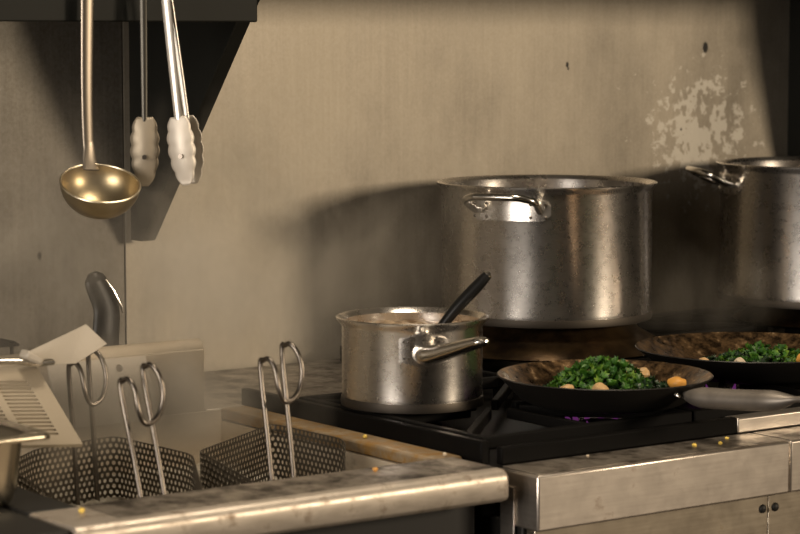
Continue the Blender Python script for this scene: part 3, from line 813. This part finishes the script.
# ------------------------------------------------------------------ steam
def steam(name, c, r, dens, label, scale, lo, seed=0, grav=(0, 0, 0)):
    bm = bmesh.new(); bmesh.ops.create_icosphere(bm, subdivisions=3, radius=1)
    m = bpy.data.materials.new(name); m.use_nodes = True; nt = m.node_tree; nt.nodes.remove(nt.nodes['Principled BSDF'])
    tc = N(m, 'ShaderNodeTexCoord')
    ln = N(m, 'ShaderNodeVectorMath', operation='LENGTH'); L(m, tc.outputs['Object'], ln.inputs[0])
    fall = N(m, 'ShaderNodeMapRange', interpolation_type='SMOOTHSTEP'); L(m, ln.outputs['Value'], fall.inputs[0])
    fall.inputs[1].default_value = .98; fall.inputs[2].default_value = .25; fall.inputs[3].default_value = 0; fall.inputs[4].default_value = 1
    mp = N(m, 'ShaderNodeMapping'); mp.inputs['Location'].default_value = (seed, seed * .7, 0); mp.inputs['Scale'].default_value = (scale * r[0] / .3, scale * r[1] / .3, scale * .6 * r[2] / .3)
    L(m, tc.outputs['Object'], mp.inputs[0])
    no = N(m, 'ShaderNodeTexNoise'); no.inputs['Scale'].default_value = 1.; no.inputs['Detail'].default_value = 4; no.inputs['Distortion'].default_value = .8; L(m, mp.outputs[0], no.inputs['Vector'])
    nr = N(m, 'ShaderNodeMapRange'); L(m, no.outputs['Fac'], nr.inputs[0]); nr.inputs[1].default_value = lo; nr.inputs[2].default_value = lo + .3
    d = math_(m, 'MULTIPLY', math_(m, 'MULTIPLY', fall.outputs[0], nr.outputs[0]), dens)
    vs = N(m, 'ShaderNodeVolumeScatter'); vs.inputs['Color'].default_value = (.92, .83, .69, 1); vs.inputs['Anisotropy'].default_value = .1
    va = N(m, 'ShaderNodeVolumeAbsorption'); va.inputs['Color'].default_value = (.92, .83, .69, 1)
    ad = N(m, 'ShaderNodeAddShader'); L(m, vs.outputs[0], ad.inputs[0]); L(m, va.outputs[0], ad.inputs[1])
    L(m, d, vs.inputs['Density']); L(m, d, va.inputs['Density']); L(m, ad.outputs[0], nt.nodes['Material Output'].inputs['Volume'])
    o = bmobj(name, bm, m); o.location = c; o.scale = r
    return tag(o, label, 'steam', kind='stuff')
steam('tank_steam', (1.40, 2.50, 1.00), (.36, .34, .32), 8.5, 'white steam rising from the boiling tank up the wall', 3.0, .50, 1)
steam('water_steam', (1.40, 2.50, .915), (.26, .14, .075), 16, 'dense white steam lying on the water at the back of the tank', 2.2, .30, 3)
steam('drifting_steam', (1.70, 2.68, 1.08), (.24, .17, .26), 13., 'pale steam drifting before the wall between the tank and the saucepan', 3.4, .50, 12)
steam('saucepan_steam', (1.78, 2.47, 1.10), (.20, .15, .19), 5.0, 'thin steam rising from the small saucepan', 3.2, .44, 5)
steam('pan_steam', (2.36, 2.52, .99), (.20, .16, .08), 3.5, 'faint steam between the stock pots above the right-hand pan', 4., .46, 9)

# ------------------------------------------------------------------ lights
def area(name, loc, to, size, power, col, size_y=None):
    l = bpy.data.lights.new(name, 'AREA'); l.energy = power; l.color = col; l.size = size
    if size_y: l.shape = 'RECTANGLE'; l.size_y = size_y
    o = bpy.data.objects.new(name, l); C.objects.link(o); o.location = loc
    o.rotation_euler = (V(to) - V(loc)).to_track_quat('-Z', 'Y').to_euler(); return o
area('warm_kitchen_lamp', (4.4, -1.8, 1.95), (2.2, 2.8, 1.0), .8, 165, (1, .82, .60))
area('side_window_light', (-1.3, 1.25, 1.5), (2.2, 2.6, 1.0), 1.3, 74, (1, .90, .79), 1.0)
area('hood_lamp', (1.75, 2.05, 2.3), (1.8, 2.3, .9), .45, 14, (1, .84, .64))
area('ceiling_lamp', (1.2, .6, 2.65), (2.0, 2.6, .9), .8, 1.5, (1, .84, .62))
wd = bpy.data.worlds.new('world'); sc.world = wd; wd.use_nodes = True
wd.node_tree.nodes['Background'].inputs['Color'].default_value = (.05, .045, .035, 1); wd.node_tree.nodes['Background'].inputs['Strength'].default_value = .12

# ------------------------------------------------------------------ camera
cd = bpy.data.cameras.new('camera'); cam = bpy.data.objects.new('camera', cd); C.objects.link(cam); sc.camera = cam
cam.location = (0, 0, 1.36); cam.rotation_euler = (math.radians(90 - 5.6), 0, math.radians(-36.0))
cd.sensor_width = 36; cd.lens = 108; cd.clip_start = .1
cd.dof.use_dof = True; cd.dof.focus_distance = 3.15; cd.dof.aperture_fstop = 8
sc.view_settings.view_transform = 'Standard'; sc.view_settings.look = 'None'; sc.view_settings.gamma = 1; sc.view_settings.use_curve_mapping = False
sc.view_settings.exposure = -.12
sc.cycles.max_bounces = 8
